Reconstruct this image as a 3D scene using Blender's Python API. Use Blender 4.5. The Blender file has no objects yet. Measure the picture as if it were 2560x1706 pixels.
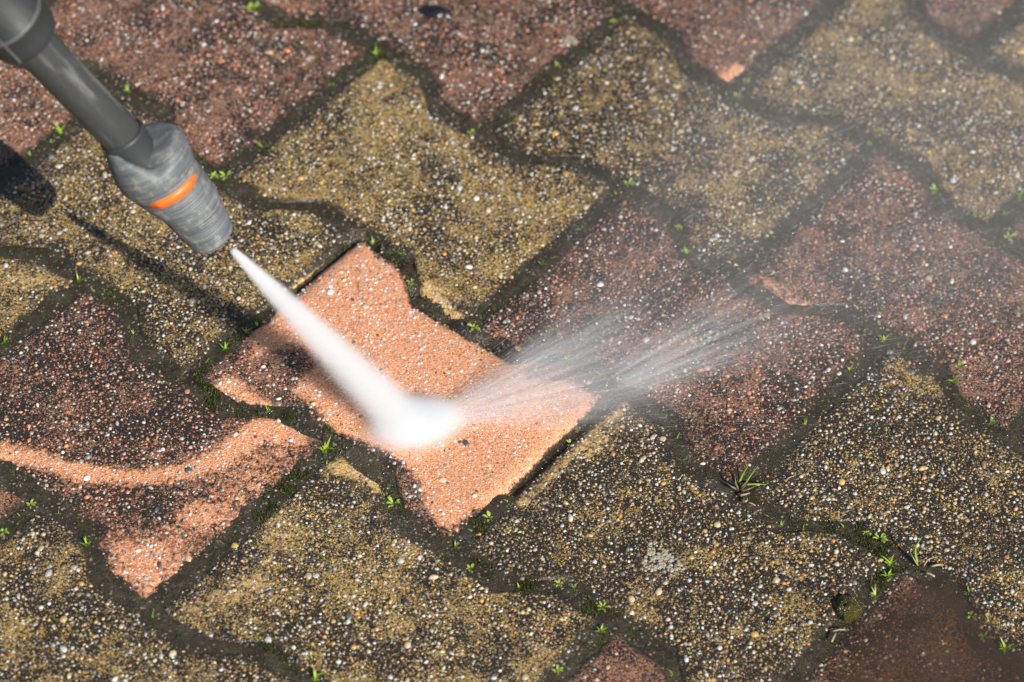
import bpy, math, random
import numpy as np
from mathutils import Vector, Matrix, Quaternion

SC = bpy.context.scene
COL = SC.collection
rng = np.random.default_rng(11)
random.seed(5)

# ------------------------------------------------------------------ camera
LENS_PX = 2952.46            # focal length in pixels of a 1024 px wide picture
PITCH, ROLL, CAM_H = math.radians(46.874), math.radians(4.721), 1.2973
fw = np.array([0, math.cos(PITCH), -math.sin(PITCH)])
rt0 = np.array([1.0, 0, 0]); up0 = np.cross(rt0, fw)
RT = rt0*math.cos(ROLL) + up0*math.sin(ROLL)
UP = -rt0*math.sin(ROLL) + up0*math.cos(ROLL)
CAM = np.array([0, 0, CAM_H])
K = 1.088*1024/2560


def ray(x, y):
    """direction through a photo point, depth 1 along the view axis"""
    return fw + RT*((x*K-512)/LENS_PX) - UP*((y*K-341)/LENS_PX)


def at(x, y, z=0.0):
    d = ray(x, y)
    return CAM + d*((z-CAM_H)/d[2])


def at_depth(x, y, dep):
    return CAM + ray(x, y)*dep


def pix(P):
    Q = np.asarray(P)-CAM
    z = Q@fw
    return np.stack([(512+LENS_PX*(Q@RT)/z)/K, (341-LENS_PX*(Q@UP)/z)/K], -1)


cd = bpy.data.cameras.new('camera')
cam = bpy.data.objects.new('camera', cd); COL.objects.link(cam)
cd.sensor_width = 36; cd.lens = 36*LENS_PX/1024
cd.clip_start = 0.05; cd.clip_end = 200
cam.matrix_world = Matrix(((RT[0], UP[0], -fw[0], CAM[0]), (RT[1], UP[1], -fw[1], CAM[1]),
                           (RT[2], UP[2], -fw[2], CAM[2]), (0, 0, 0, 1)))
SC.camera = cam
IMPACT = at(945, 985)
cd.dof.use_dof = True
cd.dof.focus_distance = float((at(1000, 1060)-CAM)@fw)
cd.dof.aperture_fstop = 6.3

# ------------------------------------------------------------------ light
TIP_H = 0.135
TIP = (lambda d: CAM + d*((TIP_H-CAM_H)/d[2]))(ray(534, 574))
SHADOW_OF_TIP = at(155, 491)
sund = TIP-SHADOW_OF_TIP; sund /= np.linalg.norm(sund)
SUN_EL = math.asin(sund[2]); SUN_AZ = math.atan2(sund[0], sund[1])
w = bpy.data.worlds.new('World'); SC.world = w; w.use_nodes = True
nt = w.node_tree; nt.nodes.clear()
wo = nt.nodes.new('ShaderNodeOutputWorld'); bg = nt.nodes.new('ShaderNodeBackground')
sky = nt.nodes.new('ShaderNodeTexSky'); sky.sky_type = 'NISHITA'; sky.sun_disc = False
sky.sun_elevation = SUN_EL; sky.sun_rotation = SUN_AZ
bg.inputs['Strength'].default_value = 0.05
nt.links.new(sky.outputs[0], bg.inputs[0]); nt.links.new(bg.outputs[0], wo.inputs[0])
sl = bpy.data.lights.new('sun', 'SUN'); sl.energy = 4.2; sl.angle = math.radians(0.53); sl.color = (1.0, 0.965, 0.91)
sun = bpy.data.objects.new('sun', sl); COL.objects.link(sun)
sun.rotation_euler = Vector(-sund).to_track_quat('-Z', 'Y').to_euler()
sun.location = Vector(sund)*4
SC.view_settings.view_transform = 'Standard'; SC.view_settings.look = 'None'
SC.view_settings.exposure = 0.66; SC.view_settings.gamma = 1.0
SC.view_settings.use_curve_mapping = False
SC.render.engine = 'CYCLES'
cy = SC.cycles
cy.volume_bounces = 7; cy.max_bounces = 10; cy.transparent_max_bounces = 24
cy.caustics_reflective = False; cy.caustics_refractive = False
cy.volume_max_steps = 512
cy.use_denoising = True
try:
    cy.denoiser = 'OPENIMAGEDENOISE'
except Exception:
    pass


# ------------------------------------------------------------------ helpers
def link(o, parent=None):
    COL.objects.link(o)
    if parent is not None:
        o.parent = parent
    return o


def tag(o, label=None, cat=None, group=None, kind=None):
    if label: o['label'] = label
    if cat: o['category'] = cat
    if group: o['group'] = group
    if kind: o['kind'] = kind
    return o


def mesh(name, V, F, mat=None, smooth=True, attrs=None):
    """V (n,3); F (m,3) or (m,4) array, or list of faces"""
    me = bpy.data.meshes.new(name)
    if isinstance(F, np.ndarray):
        V = np.asarray(V, np.float32); k = F.shape[1]
        me.vertices.add(len(V)); me.vertices.foreach_set('co', V.ravel())
        me.loops.add(F.size); me.loops.foreach_set('vertex_index', F.astype(np.int32).ravel())
        me.polygons.add(len(F))
        me.polygons.foreach_set('loop_start', np.arange(0, F.size, k, dtype=np.int32))
        me.update(calc_edges=True)
    else:
        me.from_pydata([tuple(map(float, v)) for v in V], [], F); me.update()
    if smooth:
        me.polygons.foreach_set('use_smooth', np.ones(len(me.polygons), bool))
    for an, (typ, data) in (attrs or {}).items():
        a = me.attributes.new(an, typ, 'POINT')
        if typ == 'FLOAT':
            a.data.foreach_set('value', np.asarray(data, np.float32))
        else:
            a.data.foreach_set('color', np.asarray(data, np.float32).ravel())
    if mat: me.materials.append(mat)
    return me


def obj(name, me, parent=None, loc=None):
    o = bpy.data.objects.new(name, me)
    link(o, parent)
    if loc is not None: o.location = tuple(loc)
    return o


_tabs = {}


def vnoise(x, y, scale, seed=0):
    """smooth value noise in 0..1"""
    if seed not in _tabs:
        _tabs[seed] = np.random.default_rng(900+seed).random((256, 256))
    T = _tabs[seed]
    X = np.asarray(x)*scale; Y = np.asarray(y)*scale
    i = np.floor(X).astype(int); j = np.floor(Y).astype(int)
    fx = X-i; fy = Y-j; fx = fx*fx*(3-2*fx); fy = fy*fy*(3-2*fy)
    g = lambda a, b: T[a % 256, b % 256]
    return (g(i, j)*(1-fx)+g(i+1, j)*fx)*(1-fy)+(g(i, j+1)*(1-fx)+g(i+1, j+1)*fx)*fy


def fbm(x, y, scale, seed=0, octs=3):
    s = 0; a = 1; t = 0
    for k in range(octs):
        s = s+a*vnoise(x, y, scale*2**k, seed+k); t += a; a *= .5
    return s/t


def sstep(a, b, x):
    t = np.clip((x-a)/(b-a), 0, 1)
    return t*t*(3-2*t)


# ------------------------------------------------------------------ material helpers
class NB:
    def __init__(s, name):
        s.m = bpy.data.materials.new(name); s.m.use_nodes = True
        s.t = s.m.node_tree; s.t.nodes.clear()
        s.out = s.n('ShaderNodeOutputMaterial')

    def n(s, typ, **kw):
        nd = s.t.nodes.new(typ)
        for k, v in kw.items():
            setattr(nd, k, v)
        return nd

    def l(s, a, b):
        s.t.links.new(a, b)

    def val(s, sock, v):
        if isinstance(v, (int, float, tuple)):
            sock.default_value = v
        else:
            s.l(v, sock)

    def math(s, op, a, b=0.0, c=None, clamp=False):
        nd = s.n('ShaderNodeMath', operation=op, use_clamp=clamp)
        s.val(nd.inputs[0], a); s.val(nd.inputs[1], b)
        if c is not None: s.val(nd.inputs[2], c)
        return nd.outputs[0]

    def mr(s, v, a, b, c=0.0, d=1.0, smooth=False):
        nd = s.n('ShaderNodeMapRange')
        nd.interpolation_type = 'SMOOTHSTEP' if smooth else 'LINEAR'
        s.val(nd.inputs[0], v)
        for k, q in zip((1, 2, 3, 4), (a, b, c, d)):
            s.val(nd.inputs[k], q)
        return nd.outputs[0]

    def mix(s, f, a, b):
        nd = s.n('ShaderNodeMix', data_type='RGBA')
        s.val(nd.inputs[0], f)
        for i, q in ((6, a), (7, b)):
            s.val(nd.inputs[i], q if not isinstance(q, tuple) or len(q) == 4 else q+(1,))
        return nd.outputs[2]

    def noise(s, vec, scale, detail=3.0, rough=.55, dist=0.0):
        nd = s.n('ShaderNodeTexNoise')
        if vec is not None: s.l(vec, nd.inputs['Vector'])
        nd.inputs['Scale'].default_value = scale; nd.inputs['Detail'].default_value = detail
        nd.inputs['Roughness'].default_value = rough; nd.inputs['Distortion'].default_value = dist
        return nd.outputs['Fac']

    def voro(s, vec, scale, rnd=1.0):
        nd = s.n('ShaderNodeTexVoronoi')
        s.l(vec, nd.inputs['Vector']); nd.inputs['Scale'].default_value = scale
        nd.inputs['Randomness'].default_value = rnd
        sp = s.n('ShaderNodeSeparateColor'); s.l(nd.outputs['Color'], sp.inputs[0])
        return nd.outputs['Distance'], sp.outputs[0], sp.outputs[1], sp.outputs[2]

    def attr(s, name, kind='GEOMETRY'):
        nd = s.n('ShaderNodeAttribute', attribute_type=kind, attribute_name=name)
        return nd

    def bump(s, h, dist, strength=1.0, normal=None):
        nd = s.n('ShaderNodeBump'); nd.inputs['Strength'].default_value = strength
        nd.inputs['Distance'].default_value = dist
        s.l(h, nd.inputs['Height'])
        if normal is not None: s.l(normal, nd.inputs['Normal'])
        return nd.outputs[0]

    def pbsdf(s, color, rough=.5, normal=None, spec=.5, **kw):
        p = s.n('ShaderNodeBsdfPrincipled')
        s.val(p.inputs['Base Color'], color if not isinstance(color, tuple) or len(color) == 4 else color+(1,))
        s.val(p.inputs['Roughness'], rough)
        s.val(p.inputs['Specular IOR Level'], spec)
        if normal is not None: s.l(normal, p.inputs['Normal'])
        for k, v in kw.items():
            s.val(p.inputs[k.replace('_', ' ')], v)
        return p.outputs[0]

    def done(s, shader, vol=False):
        s.l(shader, s.out.inputs['Volume' if vol else 'Surface'])
        return s.m


def pos(b):
    return b.n('ShaderNodeNewGeometry').outputs['Position']


def concrete(name, sand_a, sand_b, clean_a, clean_b, dirt_a=(.013, .0118, .0100), dirt_b=(.036, .031, .024)):
    b = NB(name); P = pos(b)
    d1, r1, g1, b1 = b.voro(P, 1050)
    d2, r2, g2, b2 = b.voro(P, 2100)
    patch = b.noise(P, 26, 5, .62)
    blot = b.noise(P, 120, 3, .6)
    fine = b.noise(P, 700, 2, .6)
    clean = b.attr('clean').outputs['Fac']
    edge = b.attr('edge').outputs['Fac']
    lvl = b.attr('bare', 'OBJECT').outputs['Fac']
    # share of grains that show through the dark film
    L = b.math('ADD', b.math('MULTIPLY', lvl, .62), b.math('MULTIPLY', b.math('SUBTRACT', patch, .5), 2.0))
    L = b.math('ADD', L, b.math('MULTIPLY', b.math('SUBTRACT', blot, .5), 1.1))
    L = b.math('MAXIMUM', L, .06)
    # washed: breaks up at its border by noise
    cl = b.math('ADD', clean, b.math('MULTIPLY', b.math('SUBTRACT', b.noise(P, 230, 6, .8), .5), 2.3))
    cl = b.mr(cl, .34, .68)
    m1 = b.mr(b.math('SUBTRACT', L, r1), -.06, .06)
    m2 = b.mr(b.math('SUBTRACT', b.math('MULTIPLY', L, .7), r2), -.06, .06)
    show = b.math('MAXIMUM', m1, m2)
    sand = b.mix(g1, sand_a, sand_b)
    sand = b.mix(b.math('MULTIPLY', b2, .35), sand, (.34, .30, .25))
    dirt = b.mix(fine, dirt_a, dirt_b)
    dirt = b.mix(b.mr(patch, .55, .75), dirt, (.024, .022, .020))
    c = b.mix(show, dirt, sand)
    silt = b.mix(fine, (.022, .018, .012), (.05, .04, .026))
    c = b.mix(b.mr(b.math('ADD', edge, b.math('MULTIPLY', b.math('SUBTRACT', blot, .5), 1.5)), .30, .80), c, silt)
    c = b.mix(b.mr(b.noise(P, 17, 6, .7), .56, .72, 0, .6), c, silt)
    cc = b.mix(b.mr(b.math('ADD', b.math('MULTIPLY', g1, .55), b.math('MULTIPLY', fine, .5)), .1, .95), clean_a, clean_b)
    cc = b.mix(b.mr(r2, .74, .80, 0, .75), cc, (.76, .60, .48))
    cc = b.mix(b.mr(r1, .80, .86, 0, .55), cc, (.42, .15, .065))
    cc = b.mix(b.mr(b.noise(P, 1300, 2, .5), .57, .67, 0, .8), cc, (.13, .06, .035))
    cc = b.mix(b.mr(b.noise(P, 90, 5, .78), .56, .70, 0, .55), cc, (.24, .095, .045))
    c = b.mix(cl, c, cc)
    h = b.math('ADD', b.math('MULTIPLY', b.math('SUBTRACT', 1.0, d1), .6), b.math('ADD', b.math('MULTIPLY', fine, .9), b.math('MULTIPLY', show, .35)))
    nrm = b.bump(h, .0005, .85)
    rough = b.mix(cl, b.mix(b.mr(b.noise(P, 40, 3, .6), .4, .65), (.20,)*3, (.46,)*3), (.42,)*3)
    return b.done(b.pbsdf(c, rough, nrm, .45))


M_YEL = concrete('ochre_concrete', (.285, .158, .027), (.49, .315, .078), (.54, .31, .065), (.70, .48, .17))
M_RED = concrete('red_concrete', (.20, .074, .036), (.37, .160, .078), (.70, .225, .078), (.85, .40, .19))


def pebble_mat():
    b = NB('pebble_stone'); P = pos(b)
    col = b.attr('tint').outputs['Color']
    n1 = b.noise(P, 900, 3, .6)
    n2 = b.noise(P, 420, 4, .7)
    c = b.mix(b.mr(n1, .3, .75, 0, .4), col, (.12, .10, .08))
    c = b.mix(b.mr(n2, .56, .66, 0, .65), c, (.03, .026, .02))
    return b.done(b.pbsdf(c, .38, b.bump(n1, .0004, .5), .5))


M_PEB = pebble_mat()


def pebble_mat_obj():
    b = NB('large_pebble_stone'); P = pos(b)
    col = b.attr('tint', 'OBJECT').outputs['Color']
    n1 = b.noise(P, 900, 3, .6); n2 = b.noise(P, 420, 4, .7)
    c = b.mix(b.mr(n1, .3, .75, 0, .3), col, (.12, .10, .08))
    c = b.mix(b.mr(n2, .62, .70, 0, .5), c, (.03, .026, .02))
    return b.done(b.pbsdf(c, .36, b.bump(n1, .0004, .5), .5))


M_PEBO = pebble_mat_obj()


def silt_mat():
    b = NB('wet_joint_silt'); P = pos(b)
    n1 = b.noise(P, 34, 5, .6); n2 = b.noise(P, 420, 4, .65); n3 = b.noise(P, 1500, 2, .6); n4 = b.noise(P, 75, 4, .6)
    c = b.mix(n2, (.020, .0150, .0092), (.056, .041, .0245))
    c = b.mix(b.mr(n4, .45, .68), c, (.066, .051, .034))
    c = b.mix(b.mr(b.math('ADD', n1, b.math('MULTIPLY', n2, .35)), .72, .90, 0, .7), c, (.045, .046, .010))
    c = b.mix(b.mr(n3, .66, .76, 0, .6), c, (.16, .125, .08))
    dv_, vr, vg, vb = b.voro(P, 900)
    c = b.mix(b.mr(vr, .93, .95, 0, .7), c, (.085, .080, .022))
    c = b.mix(b.mr(vg, .86, .9, 0, .7), c, (.018, .015, .011))
    c = b.mix(b.mr(vb, .965, .975, 0, .8), c, (.30, .25, .17))
    h = b.math('ADD', n2, b.math('MULTIPLY', n3, .35))
    return b.done(b.pbsdf(c, b.mr(n4, .3, .7, .12, .40), b.bump(h, .0016, .75), .5))


M_SILT = silt_mat()


def leaf_mat(name, a, c2, trans=.35):
    b = NB(name); P = pos(b)
    n = b.noise(P, 260, 2, .5)
    c = b.mix(n, a, c2)
    p = b.pbsdf(c, .38, None, .5)
    t = b.n('ShaderNodeBsdfTranslucent'); b.l(c, t.inputs[0])
    mx = b.n('ShaderNodeMixShader'); mx.inputs[0].default_value = trans
    b.l(p, mx.inputs[1]); b.l(t.outputs[0], mx.inputs[2])
    return b.done(mx.outputs[0])


M_LEAF = leaf_mat('weed_green', (.22, .38, .025), (.42, .58, .06))
M_LEAF2 = leaf_mat('seedling_green', (.30, .46, .04), (.55, .66, .14))
M_MOSS = leaf_mat('moss_green', (.022, .030, .005), (.075, .088, .012), .2)
M_STRAW = leaf_mat('dry_straw', (.30, .22, .12), (.52, .43, .27), .15)
M_DRYBLADE = leaf_mat('withered_blade', (.10, .075, .045), (.24, .19, .12), .1)

# ------------------------------------------------------------------ the lattice of pavers
TH = math.radians(-34.341); LP, WP, DW = 0.2, 0.1411, 0.074
ORG = np.array([-.18493, 1.17152])
EX = np.array([math.cos(TH), math.sin(TH)]); EY = np.array([-math.sin(TH), math.cos(TH)])
GAP = 0.0013


def flare(t):
    """t = distance from the nearest end as a share of the length, 0..0.5; +1 at the ends, -1 at the waist"""
    return 1-2*sstep(.165, .335, t)-.10*(sstep(0, .16, t)-sstep(.34, .5, t))


def half_width(x):
    """half width of a paver at local x"""
    t = np.clip(.5-np.abs(x)/LP, 0, .5)
    return WP*(.5+DW*flare(t))


def outline(n=220):
    xe = LP/2-GAP
    xs = np.linspace(-xe, xe, 260)
    top = np.stack([xs, half_width(xs)-GAP], 1)
    ye = half_width(np.array([xe]))[0]-GAP
    ys = np.linspace(ye, -ye, 200)[1:-1]
    right = np.stack([np.full(198, xe), ys], 1)
    P = np.concatenate([top, right, -top, -right])
    def resample(P, n):
        Q = np.concatenate([P, P[:1]]); s = np.r_[0, np.cumsum(np.linalg.norm(np.diff(Q, axis=0), axis=1))]
        u = np.linspace(0, s[-1], n, endpoint=False)
        return np.stack([np.interp(u, s, Q[:, 0]), np.interp(u, s, Q[:, 1])], 1)
    P = resample(P, 720)
    k = np.exp(-.5*(np.arange(-9, 10)/3.0)**2); k /= k.sum()
    P = sum(np.roll(P, j-9, 0)*k[j] for j in range(19))
    return resample(P, n)


NO = 220
OUT = outline(NO)
tang = np.roll(OUT, -1, 0)-np.roll(OUT, 1, 0)
NRM = np.stack([tang[:, 1], -tang[:, 0]], 1); NRM /= np.linalg.norm(NRM, axis=1)[:, None]
if ((OUT*NRM).sum(1).mean() < 0): NRM = -NRM

RAD = np.linalg.norm(OUT, axis=1)
INW = RAD*np.maximum((OUT*NRM).sum(1)/RAD, .5)      # moving towards the centre never folds the outline
RINGS = [(-.0002, -.040), (0, -.0075), (.0012, -.0042), (.0028, -.0023), (.0048, -.0011), (.0072, -.0004), (.010, 0.0)]
NR_IN = 26


def world_xy(u, R, x, y):
    """paver with start joint u in row R; local x, y about its centre"""
    cu = (u+.5)*LP; cv = (R+.5)*WP
    return (ORG[0]+(cu+x)*EX[0]+(cv+y)*EY[0], ORG[1]+(cu+x)*EX[1]+(cv+y)*EY[1])


# ---- washed areas, in photo points turned into ground points once
def poly_dist(px_, py_, pts):
    d = np.full(np.shape(px_), 9.0)
    for (a, b) in zip(pts[:-1], pts[1:]):
        ab = b-a; t = np.clip(((px_-a[0])*ab[0]+(py_-a[1])*ab[1])/(ab@ab), 0, 1)
        d = np.minimum(d, np.hypot(px_-a[0]-t*ab[0], py_-a[1]-t*ab[1]))
    return d


def G(pts):
    return [at(*p)[:2] for p in pts]


ARC = G([(-60, 1015), (0, 1035), (100, 1062), (200, 1087), (320, 1097), (420, 1085), (500, 1053), (560, 1010), (600, 985), (680, 990)])
ARC_FADE = G([(660, 1010), (600, 1080), (520, 1150), (440, 1220), (350, 1290)])
DIRT_AND_SHADE = [(G([(650, 850), (670, 835)]), .011, 1.2), (G([(500, 880), (620, 800)]), .018, .20), (G([(600, 900), (700, 930)]), .012, .26), (G([(860, 590), (830, 640)]), .012, .3), (G([(560, 850), (620, 850), (640, 870)]), .006, .6),  # first spot paints in the jet's cast shadow, beside real leftover dirt
         (G([(700, 970), (760, 1010), (850, 1040), (905, 1075)]), .0065, 1.0),
         (G([(930, 1110), (945, 1180), (985, 1225), (1045, 1250), (1110, 1195)]), .0085, 1.1),
         (G([(475, 870), (510, 850), (560, 800)]), .005, .7), (G([(500, 930), (550, 960)]), .004, .5),
         (G([(870, 560), (905, 580), (945, 640)]), .005, .8), (G([(960, 690), (1010, 730), (1080, 775)]), .0030, .7),
         (G([(1230, 860), (1330, 850), (1390, 890)]), .007, .8), (G([(1300, 830), (1360, 868)]), .010, 1.0),
         (G([(640, 660), (610, 735)]), .0035, .5), (G([(945, 640), (955, 695)]), .0045, .8), (G([(1400, 905), (1300, 1000), (1180, 1120)]), .0020, .7), (G([(600, 870), (650, 920), (720, 960)]), .007, .5)]
WASH = {(-1, 0): [(G([(690, 650), (740, 615), (800, 580)]), .0050, .8)],
        (-.5, 1): [(G([(985, 665), (1000, 700), (1045, 740)]), .0075, 1.0), (G([(1010, 660), (1060, 690)]), .008, .5)],
        (1, 0): [(G([(1440, 930), (1380, 985), (1300, 1060), (1200, 1155)]), .0050, .62), (G([(1400, 1000), (1340, 1050)]), .010, .42)],
        (.5, 1): [(G([(1100, 775), (1180, 815)]), .008, .8)],
        (.5, -1): [(G([(760, 1075), (830, 1085), (880, 1120)]), .006, .7), (G([(450, 1400), (600, 1330), (640, 1230)]), .012, .42)],
        (-1.5, -1): [(G([(40, 640), (110, 640)]), .012, .5)],
        (-.5, 3): [(G([(1665, 175), (1690, 160)]), .007, .9)],
        (1, 2): [(G([(1745, 650), (1830, 690)]), .011, .55)]}


def clean_at(key, X, Y):
    c = np.zeros(np.shape(X))
    if key == (0, 0):
        c = np.full(np.shape(X), 1.12)
        for pts, r, s in DIRT_AND_SHADE:
            c = c-1.3*s*np.exp(-(poly_dist(X, Y, pts)/(1.1*r))**2)
        c = c-.35*(fbm(X, Y, 60, 31)-.45)
    elif key == (-.5, -1):
        c = .86*np.exp(-(poly_dist(X, Y, ARC)/(.0050+.0075*fbm(X, Y, 40, 33)))**2)+.50*np.exp(-(poly_dist(X, Y, ARC_FADE)/.020)**2)
        c = c+.36*np.exp(-(poly_dist(X, Y, G([(300, 1280), (260, 1240), (330, 1340)]))/.02)**2)+.3*sstep(.5, .75, fbm(X, Y, 50, 34))*np.exp(-(poly_dist(X, Y, G([(150, 1150), (400, 1180)]))/.03)**2)
    for pts, r, s in WASH.get(key, []):
        c = np.maximum(c, s*(.55+.9*fbm(X, Y, 70, 37))*np.exp(-(poly_dist(X, Y, pts)/r)**2))
    return c


def zfield(X, Y):
    return .0009*(fbm(X, Y, 22, 3)-.5)


# which pavers: colour, bare level
YEL, REDC = 'yellow', 'red'
KIND = {(0, 0): REDC, (-1, 0): YEL, (1, 0): YEL, (2, 0): REDC, (-2, 0): REDC,
        (-1.5, 1): REDC, (-.5, 1): YEL, (.5, 1): REDC, (1.5, 1): YEL, (2.5, 1): REDC,
        (-1, 2): REDC, (0, 2): YEL, (1, 2): REDC, (2, 2): YEL,
        (-.5, 3): REDC, (.5, 3): YEL, (1.5, 3): REDC, (0, 4): REDC, (1, 4): YEL,
        (-1.5, -1): YEL, (-.5, -1): REDC, (.5, -1): YEL, (1.5, -1): REDC,
        (-1, -2): REDC, (0, -2): YEL, (1, -2): YEL}
BARE = {(0, 0): .5, (-1, 0): .34, (1, 0): .06, (2, 0): .44, (-2, 0): .58, (-1.5, 1): .40, (-.5, 1): .50, (.5, 1): .30,
        (1.5, 1): .08, (-1, 2): .34, (0, 2): .20, (1, 2): .32, (-.5, 3): .44, (.5, 3): .26, (1.5, 3): .4, (0, 4): .5, (1, 4): .3,
        (-1.5, -1): .55, (-.5, -1): .16, (.5, -1): .36, (1.5, -1): .55, (-1, -2): .5, (0, -2): .26, (1, -2): .4}
LABELS = {(0, 0): 'freshly washed bright orange paver where the water jet lands',
          (-.5, -1): 'dark red paver with one bright curved washed streak across it',
          (2, 0): 'red paver lying under the shallow muddy puddle',
          (1, 0): 'dark yellow paver with a pale round lichen spot',
          (.5, 1): 'red paver swept by the spray beside the orange paver'}

# ---- pavement base: the wet silt that fills the joints (one sheet)
XL, XH, YL, YH = -.62, .62, .78, 1.74
nx, ny = int((XH-XL)/.0032), int((YH-YL)/.0032)
gx, gy = np.meshgrid(np.linspace(XL, XH, nx), np.linspace(YL, YH, ny), indexing='ij')
gz = -.00120+.0018*(fbm(gx, gy, 60, 7)-.5)+.0012*(fbm(gx, gy, 220, 12)-.5)+zfield(gx, gy)
ox, oy = world_xy(0, 0, OUT[:, 0], OUT[:, 1])
near = np.hypot(gx-ORG[0]-.1*EX[0]-.07*EY[0], gy-ORG[1]-.1*EX[1]-.07*EY[1]) < .17
dd = np.full(gx.shape, 1.0)
qx, qy = gx[near], gy[near]
dd[near] = np.sqrt(((qx[:, None]-ox[None])**2+(qy[:, None]-oy[None])**2).min(1))
KEEP = [(G([(480, 860), (560, 780), (610, 745)]), .014), (G([(480, 900), (560, 950), (640, 950), (740, 1010), (830, 1050)]), .016),
        (G([(900, 1100), (920, 1200), (1040, 1260)]), .013), (G([(1040, 1260), (1110, 1200), (1160, 1150)]), .008),
        (G([(900, 580), (935, 640)]), .009), (G([(1200, 820), (1310, 830), (1390, 860)]), .016), (G([(1100, 745), (1080, 750)]), .012)]
hold = np.zeros(gx.shape)
for pts, r in KEEP:
    hold = np.maximum(hold, np.exp(-(poly_dist(gx, gy, pts)/r)**2))
gz = gz-.0036*(1-sstep(.0035, .0080, dd))*(1-sstep(.25, .6, hold))
idx = np.arange(nx*ny).reshape(nx, ny)
GF = np.stack([idx[:-1, :-1], idx[1:, :-1], idx[1:, 1:], idx[:-1, 1:]], -1).reshape(-1, 4)
pavement = obj('pavement', mesh('pavement', np.stack([gx, gy, gz], -1).reshape(-1, 3), GF, M_SILT))
tag(pavement, 'wet dark silt in the joints of the interlocking paver pavement', None, None, 'structure')


def silt_z(x, y):
    i = np.clip(((np.asarray(x)-XL)/(XH-XL)*(nx-1)).round().astype(int), 0, nx-1)
    j = np.clip(((np.asarray(y)-YL)/(YH-YL)*(ny-1)).round().astype(int), 0, ny-1)
    return gz[i, j]


def earth_mat():
    b = NB('bare_earth'); P = pos(b)
    n = b.noise(P, 9, 6, .65); n2 = b.noise(P, 160, 4, .6)
    c = b.mix(n, (.05, .04, .028), (.10, .08, .055)); c = b.mix(b.mr(n2, .5, .7), c, (.04, .045, .02))
    return b.done(b.pbsdf(c, .8, b.bump(n2, .004), .3))


e = 60.0
ground = obj('ground', mesh('ground', [(-e, -e, -.055), (e, -e, -.055), (e, e, -.055), (-e, e, -.055)], [(0, 1, 2, 3)], earth_mat(), False))
tag(ground, 'bare brown earth under and around the pavement', None, None, 'structure')

# ---- pebbles: low domes
RB = 7
ang = np.arange(RB)*2*math.pi/RB
BASE_V = np.concatenate([[[0, 0, 1.0]], np.stack([.62*np.cos(ang), .62*np.sin(ang), np.full(RB, .78)], 1),
                         np.stack([np.cos(ang+.4), np.sin(ang+.4), np.full(RB, -.25)], 1)])
bf = []
for k in range(RB):
    k2 = (k+1) % RB
    bf += [(0, 1+k, 1+k2), (1+k, 1+RB+k, 1+k2), (1+k2, 1+RB+k, 1+RB+k2)]
BASE_F = np.array(bf)
GRIT_V = np.array([[0, 0, 1.0], [1, 0, -.2], [.1, 1, -.2], [-1, .1, -.2], [0, -1, -.2]]); GRIT_F = np.array([(0, 1, 2), (0, 2, 3), (0, 3, 4), (0, 4, 1)])


def domes(x, y, z, rx, ry, h, rot, BV, BF, jit, r=rng):
    n = len(x); m = len(BV)
    V = np.repeat(BV[None], n, 0)*(1+jit*(r.random((n, m, 1))-.5)*np.array([1, 1, .8]))
    V = V+jit*.25*(r.random((n, m, 3))-.5)*np.array([1, 1, .5])
    X = V[..., 0]*rx[:, None]; Y = V[..., 1]*ry[:, None]
    c, s = np.cos(rot)[:, None], np.sin(rot)[:, None]
    P = np.stack([x[:, None]+X*c-Y*s, y[:, None]+X*s+Y*c, z[:, None]+V[..., 2]*h[:, None]], -1)
    F = (BF[None]+(np.arange(n)*m)[:, None, None]).reshape(-1, 3)
    return P.reshape(-1, 3), F


PAL = {YEL: ([(.66, .64, .58), (.44, .44, .41), (.50, .40, .25), (.52, .31, .09), (.24, .15, .08), (.085, .09, .095), (.48, .33, .26), (.58, .22, .04)],
             [.11, .21, .28, .17, .11, .07, .03, .02]),
       REDC: ([(.66, .64, .60), (.43, .42, .40), (.50, .32, .25), (.38, .13, .065), (.48, .19, .09), (.09, .09, .095), (.46, .36, .22), (.27, .10, .06)],
              [.085, .15, .21, .20, .17, .05, .05, .085])}


def top_z(key, x, y):
    X, Y = world_xy(key[0], key[1], x, y)
    return zfield(X, Y)


RZ = np.array([(i_, z_) for i_, z_ in RINGS[1:]])


def surf_z(key, x, y):
    """height of the paver's top or worn edge at a local point"""
    ins = np.minimum(LP/2-GAP-np.abs(x), half_width(x)-GAP-np.abs(y))*.92
    return top_z(key, x, y)+np.interp(ins, RZ[:, 0], RZ[:, 1])


def inside(x, y, m):
    xe = LP/2-GAP-m
    return (np.abs(x) < xe) & (np.abs(y) < half_width(x)-GAP-m)


PEB_MESH = []
for k in range(7):
    r2 = np.random.default_rng(k)
    RB2 = 10; a2 = np.arange(RB2)*2*math.pi/RB2
    rr = 1+.28*(r2.random(RB2)-.5)
    V = [(0.05, 0, 1.0)]
    for (q, zz, da) in ((.5, .88, 0), (.85, .5, .2), (1.0, -.3, .2)):
        V += [(q*rr[i]*math.cos(a2[i]+da), q*rr[i]*math.sin(a2[i]+da), zz+.12*(r2.random()-.5)) for i in range(RB2)]
    F = [(0, 1+i, 1+(i+1) % RB2) for i in range(RB2)]
    for q in range(2):
        for i in range(RB2):
            j = (i+1) % RB2; A = 1+q*RB2; B = A+RB2
            F.append((A+i, B+i, B+j, A+j))
    PEB_MESH.append(mesh('pebble', V, F, M_PEBO))

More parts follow.
